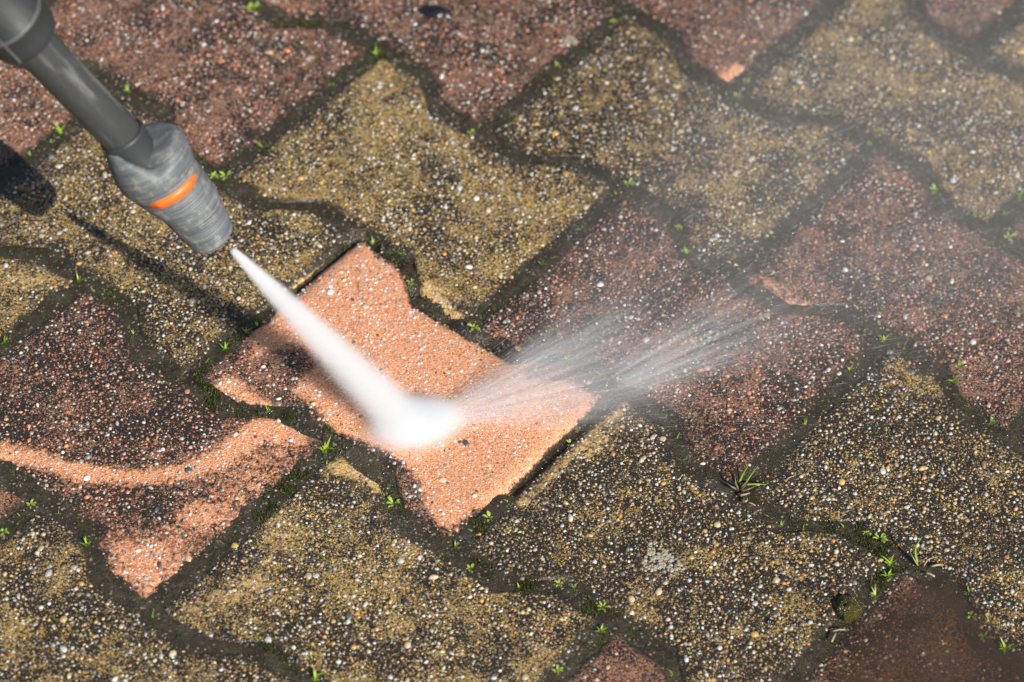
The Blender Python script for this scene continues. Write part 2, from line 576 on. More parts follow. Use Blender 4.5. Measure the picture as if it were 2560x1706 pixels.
corners = [at(-260, -200)[:2], at(2600, -200)[:2], at(2600, 1780)[:2], at(-260, 1780)[:2]]
NPEB = 0
paver_objs = {}
for R in range(-4, 7):
    for iu in range(-6, 8):
        u = iu+(0 if R % 2 == 0 else .5)
        key = (u, R)
        cx, cyy = world_xy(u, R, 0, 0)
        ptd = pix(np.array([cx, cyy, 0]))
        inframe = -330 < ptd[0] < 2680 and -230 < ptd[1] < 1830
        if not (-800 < ptd[0] < 3150 and -520 < ptd[1] < 2150): continue
        if abs(cx) > .56 or not (YL+.06 < cyy < YH-.06): continue
        kind = KIND.get(key) or (YEL if rng.random() < .5 else REDC)
        r = np.random.default_rng(int((u+20)*200+R*7+77))
        # -- body
        rings = []; edge = []
        X0, Y0 = world_xy(u, R, OUT[:, 0], OUT[:, 1])
        chip = .0011*(fbm(X0, Y0, 130, 17)-.5)+.0024*sstep(.68, .88, fbm(X0, Y0, 75, 23))+.0010*(key == (0, 0))*(fbm(X0, Y0, 260, 19)-.5)
        zc = .0012*(fbm(X0, Y0, 90, 29)-.5)
        for (ins, z) in RINGS:
            q = OUT*(1-(ins+np.maximum(chip, -.0008))/INW)[:, None]
            lx, ly = q[:, 0], q[:, 1]
            rings.append(np.stack([lx, ly, np.full(NO, z)+zc*(1 if -.01 < z < -.0003 else 0)+top_z(key, lx, ly)], 1))
            edge.append(np.full(NO, 1.0 if ins < .004 else max(0, 1-(ins-.003)/.0078)))
        q0 = rings[-1][:, :2]
        for k in range(1, NR_IN+1):
            f = 1-k/NR_IN*.985
            q = q0*f
            rings.append(np.stack([q[:, 0], q[:, 1], top_z(key, q[:, 0], q[:, 1])], 1)); edge.append(np.zeros(NO))
        V = np.concatenate(rings+[np.array([[0, 0, float(top_z(key, 0., 0.))]])])
        nrg = len(rings)
        ii = np.arange(NO); jj = (ii+1) % NO
        F = np.concatenate([np.stack([k*NO+ii, k*NO+jj, (k+1)*NO+jj, (k+1)*NO+ii], 1) for k in range(nrg-1)])
        # close the centre with thin quads onto the centre point
        cidx = len(V)-1
        F = np.concatenate([F, np.stack([(nrg-1)*NO+ii[::2], (nrg-1)*NO+jj[::2], (nrg-1)*NO+(jj[::2]+1) % NO, np.full(NO//2, cidx)], 1)])
        WX, WY = world_xy(u, R, V[:, 0], V[:, 1])
        cl = clean_at(key, WX, WY)
        ed = np.concatenate(edge+[np.zeros(1)])
        if key == (0, 0): cl = cl-.27*ed
        ed = ed*(1-.85*np.clip(cl, 0, 1))
        me = mesh('paver', V, F, M_YEL if kind == YEL else M_RED, True, {'clean': ('FLOAT', cl), 'edge': ('FLOAT', ed)})
        pv = obj('paver', me, pavement)
        pv.location = (cx, cyy, float(.0006*(r.random()-.5))); 
        pv.rotation_euler = (math.radians(.22*(r.random()-.5)), math.radians(.22*(r.random()-.5)), TH)
        pv['bare'] = float(BARE.get(key, .3+.2*r.random()))
        if key in LABELS: pv['label'] = LABELS[key]
        paver_objs[key] = pv
        if not inframe: pv['bare'] = pv['bare']+.05
        # -- aggregate
        sp = .0031 if inframe else .006
        ax, ay = np.meshgrid(np.arange(-LP/2, LP/2, sp), np.arange(-.09, .09, sp))
        ax = ax.ravel()+sp*.9*(r.random(ax.size)-.5); ay = ay.ravel()+sp*.9*(r.random(ay.size)-.5)
        ok = inside(ax, ay, .0024) & (r.random(ax.size) < .80)
        ax, ay = ax[ok], ay[ok]; n = len(ax)
        sz = np.clip(.00080*np.exp(.36*r.standard_normal(n)), .00048, .0022)
        el = 1+.7*r.random(n)**1.5
        cols = np.array(PAL[kind][0]); pick = r.choice(len(cols), n, p=PAL[kind][1])
        tint = cols[pick]*(.75+.5*r.random((n, 1)))
        wcols = np.array([(.80, .78, .75), (.66, .55, .55), (.40, .40, .38), (.74, .46, .36), (.62, .34, .08), (.07, .07, .07), (.55, .42, .30), (.30, .22, .16)])
        wpick = r.choice(8, n, p=[.24, .22, .12, .14, .08, .06, .09, .05]) 
        WX, WY = world_xy(u, R, ax, ay)
        cl = np.clip(clean_at(key, WX, WY)-.2, 0, 1)
        hz = sz*(.45+.35*r.random(n))*(1-.62*cl)
        # film covers some pebbles altogether
        tint[cl < .4] *= .93
        film = (fbm(WX, WY, 45, 41) > .54) & (cl < .4) & (r.random(n) < .62)
        tint[film] *= .30
        base = np.array((.74, .30, .14)) if kind == REDC else np.array((.56, .38, .14))
        if kind == REDC:
            wsh = (cl > .45)[:, None]
            tint = np.where(wsh, wcols[wpick]*(.85+.3*r.random((n, 1))), tint)
        soft = (cl*r.choice([.0, .25, .9], n, p=[.66, .16, .18]))[:, None]
        tint = tint*(1-soft)+soft*base
        tint = np.where(cl[:, None] > .5, np.clip(tint*1.03, 0, .82), tint)
        big = np.argsort(-sz)[:9] if inframe else np.array([], int)
        rest = np.setdiff1d(np.arange(n), big)
        P1, F1 = domes(ax[rest], ay[rest], surf_z(key, ax[rest], ay[rest]), sz[rest]*el[rest]**.5, sz[rest]/el[rest]**.5, hz[rest], r.random(len(rest))*6.28, BASE_V, BASE_F, .45, r)
        T1 = np.repeat(np.c_[tint[rest], np.ones(len(rest))], len(BASE_V), 0)
        # grit
        ng = 3400 if inframe else 700
        bx = (r.random(ng)-.5)*LP; by = (r.random(ng)-.5)*.18
        ok = inside(bx, by, .002); bx, by = bx[ok], by[ok]; ng = len(bx)
        gs = .00028+.00034*r.random(ng)
        gp = r.choice(len(cols), ng, p=PAL[kind][1]); gt = cols[gp]*(.6+.5*r.random((ng, 1)))
        GX, GY = world_xy(u, R, bx, by); gcl = np.clip(clean_at(key, GX, GY), 0, 1)
        s2 = (gcl*.55*r.random(ng))[:, None]
        gt = gt*(1-s2)+s2*base
        P2, F2 = domes(bx, by, surf_z(key, bx, by), gs*1.2, gs, gs*(.8-.3*gcl), r.random(ng)*6.28, GRIT_V, GRIT_F, .5, r)
        T2 = np.repeat(np.c_[gt, np.ones(ng)], len(GRIT_V), 0)
        am = mesh('aggregate', np.concatenate([P1, P2]), np.concatenate([F1, F2+len(P1)]), M_PEB, True, {'tint': ('FLOAT_COLOR', np.concatenate([T1, T2]))})
        ag = obj('aggregate', am, pv); ag['kind'] = 'stuff'
        for b_ in big:
            s = float(sz[b_])*1.08
            pe = obj('pebble', PEB_MESH[int(r.integers(7))], pv, (ax[b_], ay[b_], float(surf_z(key, ax[b_:b_+1], ay[b_:b_+1])[0])))
            pe.scale = (s*el[b_]**.5, s/el[b_]**.5, s*float(.62*(1-.4*cl[b_]))); pe.rotation_euler = (0, 0, float(r.random()*6.28))
            pe['tint'] = [float(v) for v in np.clip(tint[b_], 0, .8)]
            NPEB += 1

# ---- pale lichen spot on one paver, and one more on the paver by the top
def lichen_mat():
    b = NB('pale_lichen'); P = pos(b)
    n = b.noise(P, 700, 4, .7); n2 = b.noise(P, 260, 3, .6)
    c = b.mix(n, (.16, .15, .10), (.52, .52, .42)); c = b.mix(b.mr(n2, .5, .66), c, (.40, .30, .18))
    return b.done(b.pbsdf(c, .7, b.bump(n, .001), .3))


M_LICH = lichen_mat()


def lichen(key, px_, py_, rad, seed):
    r = np.random.default_rng(seed)
    n = 150
    a = r.random(n)*6.28; q = rad*np.sqrt(r.random(n))*(1+.3*np.sin(3*a+seed))
    s = rad*(.07+.08*r.random(n))
    P, F = domes(q*np.cos(a)*1.15, q*np.sin(a)*.9, np.zeros(n), s, s*(.7+.3*r.random(n)), s*.45, r.random(n)*6, BASE_V, BASE_F, .6, r)
    o = obj('lichen', mesh('lichen', P, F, M_LICH), paver_objs[key])
    p = at(px_, py_); pv = paver_objs[key]
    d = np.array([p[0]-pv.location[0], p[1]-pv.location[1]])
    o.location = (d@EX, d@EY, .0004)


lichen((1, 0), 1517, 1286, .0098, 1)
lichen((-1, 2), 1310, 93, .0045, 2)

# ------------------------------------------------------------------ weeds
def blade_mesh(rg, n, length, width, spread, lean=0.0, up=.9, seg=5):
    V = []; F = []
    for k in range(n):
        a = rg.random()*6.28; L = length*(.55+.6*rg.random()); wd = width*(.7+.5*rg.random())
        out = spread*(.35+.75*rg.random()); bend = .3+.9*rg.random()
        tw = (rg.random()-.5)*1.0
        b0 = len(V); rb = .12*length*rg.random(); ab = rg.random()*6.28
        for s in range(seg+1):
            t = s/seg
            rad = out*L*(t**(1+.6*bend)); z = L*up*(t-.45*bend*spread*t*t)
            cx, cy_ = rb*math.cos(ab)+rad*math.cos(a), rb*math.sin(ab)+rad*math.sin(a)
            w2 = wd*.5*(1-t**2.2)*(0.55+.45*min(1, t*4))
            ca, sa = math.cos(a+math.pi/2+tw*t), math.sin(a+math.pi/2+tw*t)
            V += [(cx-ca*w2, cy_-sa*w2, z), (cx, cy_, z-w2*.35), (cx+ca*w2, cy_+sa*w2, z)]
        for s in range(seg):
            p = b0+3*s
            F += [(p, p+1, p+4, p+3), (p+1, p+2, p+5, p+4)]
    return V, F


def seedling_mesh(rg, n, size):
    V = []; F = []
    for k in range(n):
        a = k*2.4+rg.random()*.6; L = size*(.5+.6*rg.random()); z0 = size*(.15+.5*rg.random()); tilt = .2+.5*rg.random()
        wd = L*(.30+.2*rg.random()); r0 = size*.12
        b0 = len(V); pts = []
        prof = [(0, .12), (.25, .75), (.55, 1.0), (.82, .75), (1.0, .0)]
        c, s = math.cos(a), math.sin(a)
        V.append((0, 0, 0))
        for t, ww in prof:
            rad = r0+L*t*.95; z = z0*min(1, .4+t)+tilt*L*t*.5-.15*L*t*t
            for q in (-1, 0, 1):
                V.append((rad*c-q*ww*wd*.5*s, rad*s+q*ww*wd*.5*c, z+abs(q)*.08*L*ww))
        for i in range(4):
            p = b0+1+3*i
            F += [(p, p+1, p+4, p+3), (p+1, p+2, p+5, p+4)]
        F += [(b0, b0+1, b0+2), (b0, b0+2, b0+3)]
    return V, F


rw = np.random.default_rng(3)
TUFT = [mesh('grass_tuft', *blade_mesh(rw, int(7+4*rw.random()), .0068, .0010, .8), M_LEAF) for _ in range(6)]
SPRIG = [mesh('grass_sprig', *blade_mesh(rw, 4, .0058, .0008, .9), M_LEAF) for _ in range(5)]
SEED = [mesh('seedling', *seedling_mesh(rw, int(6+3*rw.random()), .0046), M_LEAF2) for _ in range(5)]

PNAME = {(0, 0): 'orange paver', (-1, 0): 'nozzle-shaded yellow paver', (1, 0): 'lichen-spotted yellow paver', (2, 0): 'flooded red paver',
         (-2, 0): 'lance-crossed red paver', (-1.5, 1): 'red paver past the nozzle', (-.5, 1): 'mottled central yellow paver',
         (.5, 1): 'sprayed red paver', (1.5, 1): 'speckled dark yellow paver', (-1, 2): 'black-lumped red paver',
         (0, 2): 'broad pebbly yellow paver', (1, 2): 'misty red paver', (2, 2): 'far yellow paver', (-.5, 3): 'orange-tipped red paver',
         (.5, 3): 'misty yellow paver', (1.5, 3): 'edge red paver', (0, 4): 'small red tip', (1, 4): 'yellow corner paver',
         (-1.5, -1): 'bright yellow corner paver', (-.5, -1): 'arc streaked red paver', (.5, -1): 'front yellow paver', (1.5, -1): 'front red tip',
         (-1, -2): 'small red corner paver', (0, -2): 'grey yellow corner paver', (1, -2): 'cut off yellow paver', (2.5, 1): 'outer paver', (2, 2): 'outer yellow paver'}


def two_nearest(p):
    best = []
    for key in PNAME:
        cx, cyy = world_xy(key[0], key[1], 0, 0)
        d = np.array([p[0]-cx, p[1]-cyy]); x, y = d@EX, d@EY
        if abs(x) > LP or abs(y) > WP: continue
        ddx = max(0, abs(x)-LP/2); hw = float(half_width(np.array([x]))[0]); ddy = max(0, abs(y)-hw)
        best.append((math.hypot(ddx, ddy) if max(ddx, ddy) > 0 else -min(LP/2-abs(x), hw-abs(y)), key))
    best.sort()
    return tuple(sorted((best[0][1], best[1][1]))) if len(best) > 1 else None


# (x, y, kind, size): t tuft, s sprig, d broad seedling
WEEDS = [(578, 14, 'd', 1.5), (865, 124, 't', 1.5), (795, 182, 's', .8), (762, 186, 'd', .8), (822, 160, 's', .9), (606, 330, 't', 1.2), (546, 350, 's', .9),
         (492, 400, 'd', 1.0), (520, 400, 'd', 1.2), (296, 205, 't', 1.2), (140, 300, 't', 1.5), (120, 322, 's', .8), (70, 350, 's', .9), (1410, 45, 'd', .9), (1283, 145, 'd', .8), (1085, 300, 'd', .9), (1120, 300, 's', .6),
         (1713, 180, 'd', .9), (1668, 212, 's', .9), (1693, 214, 'd', .8), (1574, 150, 's', .7), (2020, 300, 'd', 1.3), (1998, 325, 'd', .7), (1443, 418, 'd', 1.1),
         (1415, 440, 's', .8), (1296, 371, 's', .8), (1560, 517, 'd', .9), (1577, 577, 't', 1.0), (1780, 541, 's', .7), (1848, 448, 's', .7), (1935, 402, 's', .7), (2148, 430, 'd', 1.0), (2342, 448, 't', 1.5),
         (2308, 490, 't', 1.0), (2240, 492, 's', 1.0), (2318, 540, 'd', 1.2), (858, 545, 't', .9), (798, 565, 's', .7), (945, 642, 'd', .8), (925, 578, 'd', .6), (670, 475, 's', .8), (1090, 747, 'd', 1.2),
         (1245, 602, 's', 1.0), (182, 638, 't', 1.1), (96, 712, 's', .7), (10, 782, 't', 1.0), (306, 760, 's', .9), (375, 878, 's', .9), (400, 880, 's', 1.1), (518, 797, 't', 1.2),
         (476, 825, 's', 1.0), (565, 757, 't', 1.0), (592, 742, 's', .8), (619, 940, 't', 1.0), (745, 1032, 't', 1.5), (772, 1018, 's', .9), (752, 1062, 's', 1.0), (905, 1152, 'd', 1.2), (892, 1140, 'd', .6), (70, 1155, 'd', .9),
         (135, 1175, 's', .9), (45, 1178, 's', .9), (8, 1215, 'd', .9), (200, 1246, 't', 1.3), (478, 1272, 's', .9), (350, 1412, 's', .9), (1124, 1185, 'd', 1.0), (1083, 1215, 's', .9), (1048, 1250, 't', .8), (1165, 1148, 's', .9),
         (1312, 1006, 'd', 1.0), (1303, 820, 't', 1.0), (1380, 856, 't', 1.0), (1387, 826, 'd', .7), (1080, 1300, 'd', .8), (1192, 1345, 's', 1.0), (1286, 1335, 'd', .8), (1320, 1345, 't', .8),
         (1386, 1388, 'd', 1.2), (1380, 1448, 't', 1.3), (1456, 1440, 's', 1.0), (1280, 1536, 'd', .9), (725, 1555, 't', 1.3), (582, 1455, 'd', .8), (1556, 1000, 's', .9), (1567, 1052, 's', .9), (1850, 970, 's', .9), (1952, 846, 't', .9), (2008, 905, 's', .7),
         (2030, 780, 't', 1.2), (2192, 874, 't', 1.6), (2203, 840, 't', 1.2), (2278, 966, 't', 1.1), (2225, 930, 's', .9), (1768, 1182, 's', .9), (1795, 1200, 's', 1.0), (1845, 1212, 's', .9), (1937, 1205, 's', .9),
         (1990, 1220, 'd', .8), (2022, 1232, 'd', 1.3), (2046, 1292, 't', 1.5), (2038, 1322, 't', 1.4), (2012, 1365, 't', 1.2), (2228, 1357, 't', 1.1), (2232, 1410, 'd', 1.1), (2275, 1425, 's', 1.3),
         (2262, 1458, 'd', 1.2), (2310, 1490, 't', 1.5), (1893, 1530, 's', .8), (1586, 1500, 's', .9), (1545, 1540, 's', .9), (1470, 1300, 's', .5), (2170, 1305, 's', .9)]
KN = {'t': ('grass_tuft', 'small tuft of bright green grass'), 's': ('grass_sprig', 'tiny sprig of green grass'), 'd': ('seedling', 'little broad leaved green seedling')}
ORD = ['topmost', 'second highest', 'third highest', 'fourth highest', 'fifth highest', 'sixth highest', 'seventh highest', 'eighth highest']
buckets = {}
for k, (x, y, kd, s) in enumerate(WEEDS):
    buckets.setdefault((two_nearest(at(x, y)), kd), []).append((y, k))
wlabel = {}
for (pair, kd), lst in buckets.items():
    lst.sort()
    for q, (y, k) in enumerate(lst):
        a, b_ = (PNAME[pair[0]], PNAME[pair[1]]) if pair else ('pavers', 'edge')
        base = {'t': 'grass tuft', 's': 'tiny grass sprig', 'd': 'broad-leaved seedling'}[kd]
        a2 = ' '.join(a.split()); txt = f'{base} between {a2} and {b_}'
        if len(lst) > 1: txt += ', ' + (ORD[q] if q < len(lst)-1 or len(lst) > 8 else 'lowest')
        wlabel[k] = txt
for k, (x, y, kd, s) in enumerate(WEEDS):
    p = at(x, y+6, -.001)
    me = {'t': TUFT, 's': SPRIG, 'd': SEED}[kd][int(rw.integers(5))]
    if kd == 'd': s *= .82
    o = obj(KN[kd][0], me, None, (p[0], p[1], float(silt_z(p[0], p[1]))-.0004))
    o.rotation_euler = (0, 0, float(rw.random()*6.28)); sc = s*(1.0 if kd != 's' else .95)
    o.scale = (sc, sc, sc*.9)
    tag(o, wlabel[k], {'t': 'weed', 's': 'weed', 'd': 'seedling'}[kd], 'small weeds growing in the paver joints')


def ribbon(pts, w0, w1, thick=.0002):
    """a thin curved strip with some body through 3-D points"""
    V = []; F = []; n = len(pts); pts = [np.array(p, float) for p in pts]
    for i, p in enumerate(pts):
        t = pts[min(i+1, n-1)]-pts[max(i-1, 0)]; t /= np.linalg.norm(t)
        s = np.cross(t, np.array([.2, -.6, .8])); s /= np.linalg.norm(s); u = np.cross(s, t)
        f = i/(n-1); ww = (w0+(w1-w0)*f)*.5
        V += [p-s*ww, p-u*thick, p+s*ww, p+u*thick]
    for i in range(n-1):
        for k in range(4):
            a = 4*i+k; b_ = 4*i+(k+1) % 4
            F.append((a, b_, b_+4, a+4))
    F += [(3, 2, 1, 0), (4*n-4, 4*n-3, 4*n-2, 4*n-1)]
    return V, F


def clump(label, base_px, blades, cat='grass clump'):
    bp = at(*base_px); bp[2] = float(silt_z(bp[0], bp[1]))
    root = bpy.data.objects.new('grass_clump', None); link(root); root.location = tuple(bp); root.empty_display_size = .01
    tag(root, label, cat)
    for (mat, w0, pts) in blades:
        P = []
        for (x, y, z) in pts:
            P.append(at(x, y, z)-bp)
        P = np.array(P)
        # subdivide with a smooth curve
        t = np.linspace(0, len(P)-1, 4*(len(P)-1)+1)
        Q = np.stack([np.interp(t, np.arange(len(P)), P[:, k]) for k in range(3)], 1)
        for _ in range(2): Q[1:-1] = (Q[:-2]+2*Q[1:-1]+Q[2:])/4
        obj('blade', mesh('blade', *ribbon(Q, w0, w0*.15), mat), root)
    return root


clump('withered grass clump with three fresh green blades below the sprayed red paver', (1700, 1128), [
    (M_LEAF, .0022, [(1697, 1112, 0), (1707, 1088, .008), (1722, 1066, .018)]), (M_LEAF, .0015, [(1708, 1120, 0), (1722, 1096, .006), (1742, 1070, .013)]),
    (M_LEAF, .0016, [(1715, 1113, .003), (1735, 1112, .004), (1762, 1113, .002)]), (M_DRYBLADE, .002, [(1697, 1125, 0), (1680, 1118, .003), (1664, 1105, .002)]),
    (M_DRYBLADE, .002, [(1697, 1125, 0), (1690, 1110, .006), (1689, 1092, .008)]), (M_DRYBLADE, .0018, [(1699, 1125, 0), (1680, 1105, .004), (1672, 1098, .003)]),
    (M_DRYBLADE, .0022, [(1700, 1124, 0), (1710, 1112, .004), (1718, 1104, .005)]), (M_DRYBLADE, .0018, [(1702, 1128, 0), (1720, 1124, .003), (1738, 1116, .002)]),
    (M_DRYBLADE, .0016, [(1700, 1126, 0), (1712, 1118, .005), (1716, 1100, .009)]), (M_STRAW, .0020, [(1700, 1138, .001), (1715, 1135, .003), (1724, 1132, .002)]),
    (M_STRAW, .0024, [(1705, 1150, .001), (1716, 1152, .003), (1718, 1143, .002)])])
clump('lone curved grass blade with withered stems beside the flooded red paver', (2110, 1300), [
    (M_LEAF, .0022, [(2110, 1296, 0), (2103, 1275, .006), (2104, 1255, .012), (2118, 1234, .018)]), (M_STRAW, .0012, [(2110, 1300, 0), (2100, 1285, .004), (2090, 1266, .006)]),
    (M_STRAW, .0014, [(2122, 1302, 0), (2132, 1284, .006), (2160, 1278, .004)]), (M_DRYBLADE, .0012, [(2112, 1298, 0), (2122, 1286, .005), (2130, 1280, .006)])])

# ---- dry straw bits, each lying on the pavement
STRAWS = [((2140, 1301), (2168, 1298), .0017, 'pale straw bit beside the curved grass blade'), ((2126, 1316), (2148, 1325), .0017, 'tan straw bit just below the curved grass blade'),
          ((1911, 1475), (1921, 1455), .0015, 'pale split straw at the edge of the muddy puddle'), ((1913, 1450), (1943, 1447), .0012, 'thin curved straw just below the moss clump'),
          ((1718, 1155), (1736, 1162), .0012, 'short straw bit below the withered grass clump'), ((745, 402), (765, 396), .0012, 'thin straw bit beside the nozzle on the joint silt'), ((1806, 1102), (1828, 1093), .0008, 'fine pale fibre on the joint beside the sprayed red paver')]
for (a, b_, w_, lab) in STRAWS:
    A, B = at(*a, .0012), at(*b_, .0016); M = (A+B)/2+np.array([0, 0, .0008])
    o = obj('straw', mesh('straw', *ribbon([A-M, (A+M)/2-M, M-M, (B+M)/2-M, B-M], w_, w_*.7, .0004), M_STRAW), None, M)
    tag(o, lab, 'straw', 'bits of dry straw on the pavement')


# ---- moss clump, pellets
def lump(name, px_, rad, h, mat, label, cat, seed, stretch=1.0):
    r = np.random.default_rng(seed); nu, nv = 28, 10
    V = [(0, 0, h)]; F = []
    for i in range(1, nv+1):
        ph = i/nv*math.pi*.56
        for j in range(nu):
            a = j/nu*6.2832
            q = 1+.22*(vnoise(math.cos(a)*2+5+seed, math.sin(a)*2+ph*2+5, 1.3, 60)-.5)+.25*(vnoise(math.cos(a)*4+9, math.sin(a)*4+ph*5+3, 1.7, 61)-.5)
            q *= 1+.22*(vnoise(i*.9+seed, j*.8, 1.0, 62)-.5)
            V.append((rad*math.sin(ph)*math.cos(a)*q*stretch, rad*math.sin(ph)*math.sin(a)*q, h*math.cos(ph)*q))
    for j in range(nu): F.append((0, 1+j, 1+(j+1) % nu))
    for i in range(nv-1):
        for j in range(nu):
            a = 1+i*nu+j; b_ = 1+i*nu+(j+1) % nu
            F.append((a, a+nu, b_+nu, b_))
    p = at(*px_)
    o = obj(name, mesh(name, V, F, mat), None, (p[0], p[1], -.0006))
    tag(o, label, cat)
    return o


def mossy_mat():
    b = NB('wet_moss_clod'); P = pos(b)
    n = b.noise(P, 300, 5, .7); n2 = b.noise(P, 900, 3, .6)
    c = b.mix(n, (.03, .028, .008), (.11, .095, .016)); c = b.mix(b.mr(n2, .6, .7), c, (.18, .13, .05))
    return b.done(b.pbsdf(c, .14, b.bump(b.math('ADD', n, n2), .003, .9), .6))


lump('moss_clod', (1948, 1400), .0085, .0066, mossy_mat(), 'wet olive moss clod glinting at the corner of the puddle', 'moss', 4)
bk = NB('black_pellet'); M_BLACK = bk.done(bk.pbsdf((.014, .015, .02), .22, bk.bump(bk.noise(pos(bk), 500, 3), .0008, .6), .5))
lump('pellet', (1765, 1429), .0022, .0030, M_BLACK, 'tiny black wet pellet on the lichen spotted paver', 'pellet', 6)
lump('dark_lump', (1000, 31), .0058, .0050, M_BLACK, 'shiny black slug like lump on the red paver at the top', 'lump', 8, 1.9)

# ---- moss in the joints: too fine to count
def in_joint(x, y, m=.0005):
    ok = np.ones(len(x), bool)
    for key in paver_objs:
        cx, cyy = world_xy(key[0], key[1], 0, 0)
        lx = (x-cx)*EX[0]+(y-cyy)*EX[1]; ly = (x-cx)*EY[0]+(y-cyy)*EY[1]
        ok &= ~inside(lx, ly, .0052+m)
    return ok


rm = np.random.default_rng(8)
MP = []
HOT = [((620, 965), .02), ((720, 1000), .018), ((660, 1110), .022), ((600, 1180), .012), ((480, 930), .014), ((420, 900), .012), ((905, 1150), .014), ((1090, 1215), .012), ((580, 760), .014), ((800, 570), .01),
       ((920, 590), .010), ((1150, 735), .012), ((1220, 1340), .016), ((1390, 1400), .018), ((1100, 1290), .014), ((1940, 1195), .025), ((620, 1470), .02), ((1690, 1100), .012), ((1780, 800), .01), ((480, 880), .02), ((2300, 500), .03), ((2010, 1290), .02), ((870, 130), .012), ((690, 60), .016), ((250, 650), .012)]
for (p, r_) in HOT:
    c = at(*p); n = int(2600*(r_/.02)**2)
    MP.append(np.stack([c[0]+r_*.55*rm.standard_normal(n), c[1]+r_*.55*rm.standard_normal(n)], 1))
MP.append(np.stack([XL+.1+(XH-XL-.2)*rm.random(60000), YL+.1+(YH-YL-.2)*rm.random(60000)], 1))
MP = np.concatenate(MP)
MP = MP[fbm(MP[:, 0], MP[:, 1], 110, 50)+.12*rm.random(len(MP)) > .60]
MP = MP[in_joint(MP[:, 0], MP[:, 1])]
keep = np.ones(len(MP), bool); keep[-1:] = True
n = len(MP); a = rm.random(n)*6.28; L = .0008+.0011*rm.random(n); wd = .00035+.0002*rm.random(n)
b0 = np.stack([MP[:, 0], MP[:, 1], silt_z(MP[:, 0], MP[:, 1])-.0002], 1)
s = np.stack([np.cos(a), np.sin(a), np.zeros(n)], 1)*wd[:, None]
tp = b0+np.stack([.6*L*np.cos(a+1.3), .6*L*np.sin(a+1.3), L], 1)
V = np.stack([b0-s, b0+s, tp], 1).reshape(-1, 3)
moss = obj('moss', mesh('moss', V, np.arange(3*n).reshape(-1, 3), M_MOSS, False))
tag(moss, 'dark green moss fuzz along the paver joints', 'moss', None, 'stuff')

JP = np.stack([XL+.1+(XH-XL-.2)*rm.random(52000), YL+.05+(YH-YL-.1)*rm.random(52000)], 1)
JP = JP[fbm(JP[:, 0], JP[:, 1], 70, 55)+.25*rm.random(len(JP)) > .58]
JP = JP[in_joint(JP[:, 0], JP[:, 1], .001)]
n = len(JP); gs = .00022+.0006*rm.random(n)**3
jc = np.array([(.16, .12, .07), (.10, .08, .05), (.30, .26, .2), (.22, .13, .06), (.05, .045, .04), (.42, .40, .36)])[rm.choice(6, n, p=[.3, .25, .12, .12, .16, .05])]
P, F = domes(JP[:, 0], JP[:, 1], silt_z(JP[:, 0], JP[:, 1]), gs*1.3, gs, gs*.8, rm.random(n)*6, BASE_V, BASE_F, .5, rm)
jg = obj('joint_grit', mesh('joint_grit', P, F, M_PEB, True, {'tint': ('FLOAT_COLOR', np.repeat(np.c_[jc, np.ones(n)], len(BASE_V), 0))}), pavement); jg['kind'] = 'stuff'

# ---- water drops and foam bubbles on the wet silt near the jet
dm = NB('clear_drop'); M_DROP = dm.done(dm.pbsdf((.10, .10, .10), .04, None, .8, Transmission_Weight=.35))
DP = []
for (p, r_, n) in [((745, 1045), .010, 90), ((790, 1040), .008, 60), ((920, 590), .006, 50), ((985, 620), .004, 30), ((945, 660), .004, 30), ((1090, 765), .009, 80), ((1060, 770), .006, 30), ((910, 1190), .010, 70), ((900, 1095), .006, 40), ((1060, 1250), .008, 40), ((1120, 1200), .006, 30),
                   ((690, 975), .006, 40), ((620, 950), .006, 30), ((580, 760), .006, 20), ((1960, 1405), .006, 20), ((2215, 1235), .01, 10), ((1565, 1050), .012, 30), ((1200, 830), .012, 60), ((1340, 850), .012, 40), ((1480, 915), .02, 60)]:
    c = at(*p)
    DP.append(np.stack([c[0]+r_*.7*rm.standard_normal(n), c[1]+r_*.7*rm.standard_normal(n)], 1))
DP = np.concatenate(DP); n = len(DP); rr = .0003+.0006*rm.random(n)**2
P, F = domes(DP[:, 0], DP[:, 1], np.maximum(silt_z(DP[:, 0], DP[:, 1]), -.004), rr, rr, rr*.9, rm.random(n)*6, BASE_V, BASE_F, .1, rm)
dr = obj('water_drops', mesh('water_drops', P, F, M_DROP)); tag(dr, 'tiny glinting water drops on the wet joints round the orange paver', 'water drops', None, 'stuff')

